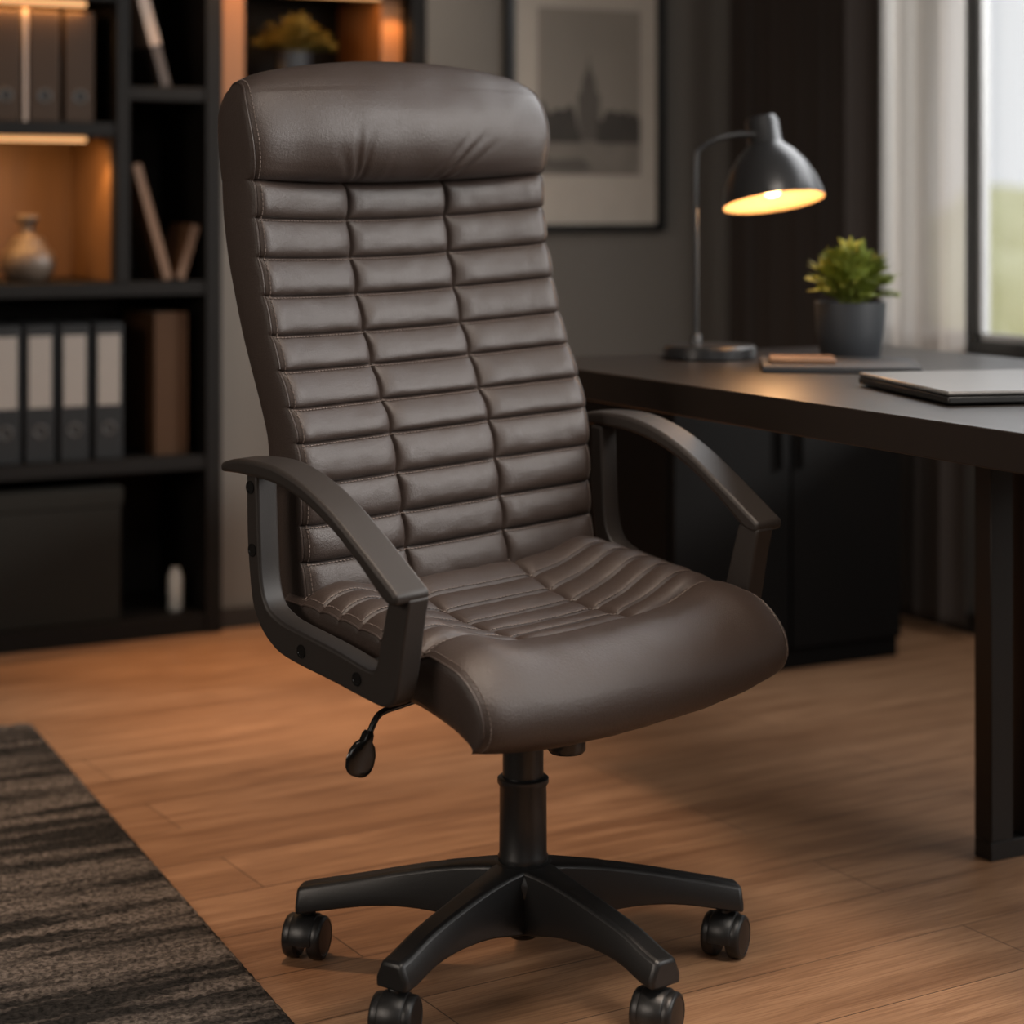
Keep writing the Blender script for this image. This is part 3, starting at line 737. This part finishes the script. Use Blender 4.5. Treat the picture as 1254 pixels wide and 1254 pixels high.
xsB = [x / WB for x in spacing([-WB, VX[0], VX[1], WB], WB, .0042, .75)]
xsB = [-1, -.995, -.985] + [x for x in xsB if abs(x) < .98] + [.985, .995, 1]
qs = []
for a, b in zip(rowsB, rowsB[1:]):
    for k in range(14):
        t = k / 14; t = t ** 1.35 if t < .5 else t
        qs.append(('z', a + (b - a) * t))
qs.append(('z', 1.0679))
zs = [q_[1] for q_ in qs]
for i in range(len(hE)): qs.append(('h', i))
ptsB = [[back_pt(x, q_) for x in xsB] for q_ in qs]
rimB = []
for q_ in qs:
    if q_[0] == 'z':
        y = interp(profB, q_[1]) - .078 - .01 * sstep(.8, 1.07, q_[1]); rimB.append((y, q_[1]))
    else:
        f = q_[1] / (len(hE) - 1)
        rimB.append((interp([(0, -.311), (.3, -.317), (.65, -.3165), (.85, -.313), (1, -.305)], f), interp([(0, 1.068), (.3, 1.112), (.65, 1.162), (.85, 1.182), (1, 1.187)], f)))
bm = bmesh.new(); cushion(bm, ptsB, rimB, .004, .004, hw=[WB - .004 - (0 if q_[0] == 'z' else .016 * sstep(.55, 1, q_[1] / (len(hE) - 1))) for q_ in qs])
back = obj('backrest', bm, 'leather', CH, smooth='auto', angle=60)

def stitch_run(bm, f, t0, t1, step=.0062, ln=.0040, r=.0008, lift=.0009):
    """dashes along the curve f(t) -> Vector, t in metres"""
    t = t0
    while t + ln < t1:
        a = f(t) ; b = f(t + ln)
        d = (b - a); 
        if d.length > 1e-6:
            off = Vector((0, -lift, lift * .6)); a = a + off; b = b + off
            s = d.cross(Vector((0, 0, 1)))
            s = s.normalized() * r if s.length > 1e-6 else Vector((r, 0, 0))
            u = d.cross(s).normalized() * r
            va = [bm.verts.new(a + k) for k in (s, u, -s, -u)]; vb = [bm.verts.new(b + k) for k in (s, u, -s, -u)]
            for i in range(4): bm.faces.new((va[i], va[(i + 1) % 4], vb[(i + 1) % 4], vb[i]))
            bm.faces.new(va[::-1]); bm.faces.new(vb)
        t += step
bm = bmesh.new()
for z in rowsB[2:-1]:
    stitch_run(bm, lambda t, z=z: back_pt(t / WB, ('z', z - .0035)), -WB + .004, WB - .004)
for sx in (-1, 1):
    for off in (.0055,):
        stitch_run(bm, lambda t, s_=sx, o_=off: back_pt(s_ * (1 - o_ / WB), ('z', t)), .50, 1.066)
        # up the side of the head cushion
        Lh = [back_pt(sx * (1 - off / WB), ('h', i)) for i in range(1, 66)]
        acc = [0]
        for a, b in zip(Lh, Lh[1:]): acc.append(acc[-1] + (b - a).length)
        def fh(t, Lh=Lh, acc=acc):
            for i in range(len(acc) - 1):
                if acc[i + 1] >= t: break
            return Lh[i].lerp(Lh[i + 1], max(0, min(1, (t - acc[i]) / max(1e-6, acc[i + 1] - acc[i]))))
        stitch_run(bm, fh, .0, acc[-1])
st = obj('stitching', bm, 'thread', back); st['label'] = 'lighter brown stitched seam lines'
for sx in (-1, 1):
    bm = bmesh.new()
    line = [ptsB[j][0 if sx < 0 else -1] + Vector((sx * .0008, -.0006, 0)) for j in range(0, len(ptsB), 2)]
    tube(bm, line, .0016, 8)
    obj('piping', bm, 'leather', back, smooth='auto')

# --- seat
WS = .271
rowsS = [-.125, -.085, -.046, -.004, .039, .079, .113]
edgeS = [(-.165, .524), (-.125, .521), (-.085, .518), (-.046, .5145), (-.004, .509), (.039, .5035), (.079, .498), (.113, .4925), (.150, .4875), (.185, .479), (.211, .464), (.229, .444), (.235, .420), (.229, .401), (.213, .389)]
centS = [(-.165, .530), (-.125, .520), (-.085, .501), (-.046, .486), (-.004, .476), (.039, .472), (.079, .471), (.113, .472), (.155, .480), (.197, .477), (.232, .461), (.253, .436), (.257, .406), (.243, .381), (.213, .367)]
NS = 10
eS = crom([(0, y, z) for y, z in edgeS], NS); cS = crom([(0, y, z) for y, z in centS], NS)
VS = (-.096, .096)
def seat_pt(xh, i):
    """i: fractional index along the profile"""
    k = min(int(i), len(eS) - 2); fr = i - k
    a = eS[k].lerp(eS[k + 1], fr); b = cS[k].lerp(cS[k + 1], fr)
    x = xh * WS; ax = abs(xh); f = i / NS
    flat = 1 - sstep(.18, 1.0, ax); rnd_ = 1 - ax ** 2.4
    m_ = sstep(7.0, 9.5, f); g = flat * (1 - m_) + rnd_ * m_
    y = a.y + (b.y - a.y) * g; z = a.z + (b.z - a.z) * g
    e = (1 - ax) * WS
    top = 1 - sstep(8.5, 11.5, f)
    crown = .013 * math.exp(-((e - .055) / .045) ** 2) * (1 - .2 * m_)
    z += crown * (top * .9 + .1)
    z -= .010 * math.exp(-e / .010) * top
    y -= .010 * math.exp(-e / .012) * (1 - top)
    hq = 0
    if 1 <= f < 7:
        kk = int(f); t = f - kk
        hgt = 4 * t * (1 - t); hgt = hgt ** .55
        d = min(abs(x - v) for v in VS)
        gr_ = min(1, .75 * math.exp(-(d / .005) ** 1.3) + .25 * math.exp(-(d / .02) ** 2))
        z += .0085 * hgt * (1 - gr_) * (1 - .6 * math.exp(-e / .012)); z -= .0025 * gr_
    elif f < 1: pass
    elif f < 7.6: z += .0085 * sstep(7, 7.6, f)
    else:
        z += .0085 * (1 - sstep(8.5, 11, f)) ; y += .004 * sstep(9, 11, f)
    z += .0010 * noise.noise(Vector((x * 25, y * 35, 3))) + .0016 * noise.noise(Vector((x * 9, y * 12, 6))) * rnd_
    return P(x, y, z)
xsS = [x / WS for x in spacing([-WS, VS[0], VS[1], WS], WS, .0046, .7)]
xsS = [-1, -.995, -.985, -.975] + [x for x in xsS if abs(x) < .965] + [.975, .985, .995, 1]
sub = 14; idx = []
for k in range(14):
    for t in range(sub): idx.append((k + (t / sub)) * NS)
idx.append(14 * NS - 1e-4)
ptsS = [[seat_pt(x, i) for x in xsS] for i in idx]
botS = [(-.165, .435), (0, .430), (.09, .424), (.15, .410), (.19, .396), (.213, .389)]
rimS = []
for i in idx:
    f = i / NS / 14; y = -.165 + .378 * min(1, f * 1.0) ; rimS.append((y, interp(botS, y)))
bm = bmesh.new(); cushion(bm, ptsS, rimS, .012, .006)
seat = obj('seat', bm, 'leather', CH, smooth='auto', angle=60)
bm = bmesh.new()
for r_ in range(1, 8):
    o_ = .18 if r_ == 7 else -.09
    stitch_run(bm, lambda t, r_=r_, o_=o_: seat_pt(t / WS, (r_ + o_) * NS) + Vector((0, 0, .0006)), -WS + .006, WS - .006)
for sx in (-1, 1):
    Lh = [seat_pt(sx * (1 - .006 / WS), i) for i in range(0, 14 * NS)]
    acc = [0]
    for a, b in zip(Lh, Lh[1:]): acc.append(acc[-1] + (b - a).length)
    def fh(t, Lh=Lh, acc=acc):
        for i in range(len(acc) - 1):
            if acc[i + 1] >= t: break
        return Lh[i].lerp(Lh[i + 1], max(0, min(1, (t - acc[i]) / max(1e-6, acc[i + 1] - acc[i]))))
    stitch_run(bm, fh, .03, acc[-1])
st = obj('stitching', bm, 'thread', seat); st['label'] = 'lighter brown stitched seam lines'
for sx in (-1, 1):
    bm = bmesh.new()
    line = [ptsS[j][0 if sx < 0 else -1] + Vector((sx * .0008, 0, .0006)) for j in range(0, len(ptsS) - 22, 2)]
    tube(bm, line, .0017, 8); obj('piping', bm, 'leather', seat, smooth='auto')

# --- arms
padT = crom([(0, -.216, .699), (0, -.185, .7065), (0, -.140, .7105), (0, -.085, .7085), (0, -.027, .694), (0, .030, .668), (0, .084, .634), (0, .131, .602), (0, .163, .5795)], 6)
padB = crom([(0, -.216, .687), (0, -.150, .690), (0, -.085, .687), (0, -.027, .673), (0, .030, .647), (0, .084, .612), (0, .128, .577), (0, .143, .568), (0, .160, .5665)], 6)
frO = crom([(0, -.166, .690), (0, -.168, .604), (0, -.161, .532), (0, -.150, .503), (0, -.128, .480), (0, -.089, .463), (0, .010, .449), (0, .085, .438), (0, .112, .436), (0, .130, .446), (0, .140, .475), (0, .152, .53), (0, .163, .572)], 5)
frI = crom([(0, -.143, .690), (0, -.1415, .604), (0, -.139, .553), (0, -.128, .523), (0, -.104, .510), (0, -.080, .504), (0, .011, .490), (0, .078, .4765), (0, .092, .478), (0, .099, .490), (0, .114, .54), (0, .126, .577)], 5)
def strip(bm, A, B, xa, xb, s, n):
    """closed bar between curves A and B resampled to n, thickness xa..xb"""
    def res(C):
        acc = [0]
        for a, b in zip(C, C[1:]): acc.append(acc[-1] + (b - a).length)
        out = []
        for k in range(n):
            t = acc[-1] * k / (n - 1); i = 0
            while i < len(acc) - 2 and acc[i + 1] < t: i += 1
            out.append(C[i].lerp(C[i + 1], (t - acc[i]) / max(1e-9, acc[i + 1] - acc[i])))
        return out
    A = res(A); B = res(B)
    rings = []
    for k, (a, b) in enumerate(zip(A, B)):
        c0, c1 = (xa(k / (n - 1)), xb(k / (n - 1))) if callable(xa) else (xa, xb)
        rings.append([bm.verts.new(P(s * c0, a.y, a.z)), bm.verts.new(P(s * c1, a.y, a.z)), bm.verts.new(P(s * c1, b.y, b.z)), bm.verts.new(P(s * c0, b.y, b.z))])
    for a, b in zip(rings, rings[1:]):
        for i in range(4): bm.faces.new((a[i], a[(i + 1) % 4], b[(i + 1) % 4], b[i]))
    bm.faces.new(rings[0][::-1]); bm.faces.new(rings[-1])
for s in (-1, 1):
    bm = bmesh.new(); strip(bm, frO, frI, .293, .326, s, 60)
    ar = obj('armrest', bm, 'plastic', CH, bevel=.004, seg=3, angle=35)
    bm = bmesh.new()
    strip(bm, padT, padB, lambda t: .292 + .006 * (1 - sstep(0, .25, t)), lambda t: .345 - .012 * (1 - sstep(0, .25, t)), s, 48)
    obj('arm_pad', bm, 'plastic', ar, bevel=.0055, seg=4, angle=35)
    for (y, z) in ((-.157, .672), (-.1555, .591), (-.053, .477), (.060, .462)):
        bm = bmesh.new()
        lathe(bm, [(.0085, 0), (.0085, .0012), (.0068, .0012), (.0062, .0003), (.0, .0003)], 24)
        c = P(s * .3262, y, z)
        rg = obj('bolt', bm, 'gloss_black', ar, smooth='auto', loc=c, rot=(0, s * R(90), 0))
    for y in (-.05, .055):
        bm = bmesh.new(); box(bm, min(s * .262, s * .295), max(s * .262, s * .295), -y - .012, -y + .012, .464 - (.008 if y > 0 else 0), .478 - (.008 if y > 0 else 0))
        obj('mounting_bracket', bm, 'black_metal', ar, bevel=.001, seg=1)

# --- mechanism, lever, tension knob
bm = bmesh.new(); box(bm, -.10, .10, -.10, .09, .395, .432); box(bm, -.045, .045, -.06, .05, .375, .395)
obj('tilt_mechanism', bm, 'black_metal', CH, bevel=.006)
bm = bmesh.new(); tube(bm, crom([P(-.06, .01, .405, 0), P(-.16, .005, .398, 0), P(-.212, 0, .391, 0), P(-.238, 0, .388, 0), P(-.250, 0, .381, 0), P(-.262, 0, .362, 0)], 7), .0042, 12)
lv = obj('height_lever', bm, 'gloss_black', CH, smooth='auto')
bm = bmesh.new()
kp = []
ax_ = Vector((-.36, 0, -.93)).normalized(); c0 = P(-.261, 0, .368, 0)
KM = Matrix.Translation(c0) @ ax_.to_track_quat('Z', 'Y').to_matrix().to_4x4()
secs = [(0, .0055, .0055), (.005, .0085, .0070), (.013, .0095, .0072), (.018, .0165, .0068), (.028, .0220, .0062), (.040, .0235, .0055), (.050, .0205, .0050), (.056, .0140, .0040), (.058, .0070, .0022)]
rings = []
for (d, a, b) in secs:
    rings.append([bm.verts.new(KM @ Vector((b * math.sin(th), a * math.cos(th), d))) for th in [2 * math.pi * i / 20 for i in range(20)]])
for a, b in zip(rings, rings[1:]):
    for i in range(20): bm.faces.new((a[i], a[(i + 1) % 20], b[(i + 1) % 20], b[i]))
bm.faces.new(rings[0][::-1]); bm.faces.new(rings[-1])
obj('lever_paddle', bm, 'gloss_black', lv, smooth='auto', angle=50)
bm = bmesh.new(); lathe(bm, [(0, .395), (.012, .395), (.012, .345), (.024, .343), (.025, .340), (.025, .316), (.022, .312), (0, .3115)], 32, (-.003, -.088))
obj('tension_knob', bm, 'gloss_black', CH, smooth='auto')

# --- column
bm = bmesh.new(); lathe(bm, [(0, .145), (.032, .145), (.0335, .150), (.0335, .157), (.0320, .160), (.0315, .250), (.0345, .254), (.0345, .260), (.032, .262), (.0285, .262), (0, .262)], 64)
cv = obj('column_cover', bm, 'base_plastic', CH, smooth='auto')
bm = bmesh.new(); lathe(bm, [(0, .2), (.0275, .2), (.0275, .380), (0, .380)], 48); obj('gas_column', bm, 'black_metal', CH, smooth='auto')
# --- star base
bm = bmesh.new(); lathe(bm, [(0, .062), (.030, .062), (.038, .068), (.050, .10), (.051, .130), (.043, .145), (.036, .150), (0, .150)], 48)
hub = obj('hub', bm, 'base_plastic', CH, smooth='auto')
bm = bmesh.new(); lathe(bm, [(0, .048), (.018, .048), (.0205, .051), (.0205, .066), (0, .066)], 32); obj('hub_cap', bm, 'gloss_black', hub, smooth='auto')
# castor spots: (x, y) relative to the column, in metres along/away from the front direction
cs = []
yaw = .733; c_, s_ = math.cos(yaw), math.sin(yaw)
for X, Yd in ((-.294, .055), (-.157, -.221), (.166, -.208), (.279, .061), (.006, .285)):
    cs.append((X * c_ + Yd * s_, -(-X * s_ + Yd * c_)))      # turned into the chair's own frame
def leg(px_, py_, ext):
    r = math.hypot(px_, py_); u = Vector((px_ / r, -py_ / r, 0)); sd = Vector((-u.y, u.x, 0)); E_ = r + ext
    secs = [(.018, .150, .062, .030, .036), (.06, .146, .070, .022, .030), (.11, .139, .080, .0185, .0265), (.17, .128, .084, .0170, .0250), (.22, .117, .080, .0165, .0245), (E_ - .022, .103, .068, .0170, .0250), (E_ - .004, .0985, .0645, .0165, .0245), (E_, .0945, .0645, .0140, .0215)]
    bm = bmesh.new(); rings = []
    fine = []
    for k in range(len(secs) - 1):
        for t in range(4):
            if k >= len(secs) - 3 and t: continue
            fine.append([interp([(q_[0], q_[i]) for q_ in secs], secs[k][0] + (secs[k + 1][0] - secs[k][0]) * t / 4) for i in range(5)])
    fine.append(list(secs[-1]))
    for (d, zt, zb, wt, wb) in fine:
        prof = [(-wb, zb), (-wb, zb + .35 * (zt - zb)), (-wt, zt - .003), (-wt * .72, zt), (wt * .72, zt), (wt, zt - .003), (wb, zb + .35 * (zt - zb)), (wb, zb)]
        rings.append([bm.verts.new(u * d + sd * w_ + Vector((0, 0, z))) for w_, z in prof])
    n = len(prof)
    for a, b in zip(rings, rings[1:]):
        for i in range(n): bm.faces.new((a[i], a[(i + 1) % n], b[(i + 1) % n], b[i]))
    bm.faces.new(rings[0][::-1]); bm.faces.new(rings[-1])
    return bm, u
def castor(parent, pos, ang):
    cm = Matrix.Translation((pos[0], -pos[1], 0)) @ Matrix.Rotation(ang, 4, 'Z')
    # local: wheel axle along x, trail along -y
    bm = bmesh.new()
    RX = Matrix.Rotation(R(90), 4, 'Y')
    # hood: part cylinder about the axle
    n = 26; rad = .0300; hw = .0165; z0 = .0290; y0 = -.004
    for k in range(2): pass
    ringsA = []
    for i in range(n + 1):
        a = R(-8 + 196 * i / n)
        ringsA.append([bm.verts.new(cm @ Vector((x, y0 - math.cos(a) * r_, z0 + math.sin(a) * r_))) for x, r_ in ((-hw, rad - .004), (-hw, rad), (-hw + .003, rad + .0016), (hw - .003, rad + .0016), (hw, rad), (hw, rad - .004))])
    for a, b in zip(ringsA, ringsA[1:]):
        for i in range(6): bm.faces.new((a[i], a[(i + 1) % 6], b[(i + 1) % 6], b[i]))
    bm.faces.new(ringsA[0][::-1]); bm.faces.new(ringsA[-1])
    lathe(bm, [(0, .050), (.0110, .050), (.0110, .064), (.0065, .066), (.0065, .074), (0, .074)], 20, mtx=cm)
    ca = obj('castor', bm, 'base_plastic', parent, bevel=.0008, seg=1)
    for s in (-1, 1):
        bm = bmesh.new()
        lathe(bm, [(0, -.012), (.010, -.012), (.0260, -.0115), (.0287, -.009), (.0290, 0), (.0287, .0045), (.0270, .0070), (.0235, .0082), (.0225, .0075), (.012, .0088), (0, .0092)], 40,
              mtx=cm @ Matrix.Translation((s * .0195, y0, .0290)) @ Matrix.Rotation(s * R(90), 4, 'Y'))
        obj('wheel', bm, 'base_plastic', ca, smooth='auto')
    return ca
# each castor's axle heading, turned in the room's frame
heads = [R(-16), R(-16), R(-26), R(-26), R(10)]
for (px_, py_), hd, ex_ in zip(cs, heads, (.012, .012, .016, .018, .015)):
    bm, u = leg(px_, py_, ex_)
    obj('leg', bm, 'base_plastic', CH, bevel=.0025, seg=2, angle=30)
    castor(CH, (px_, py_), hd - R(42))
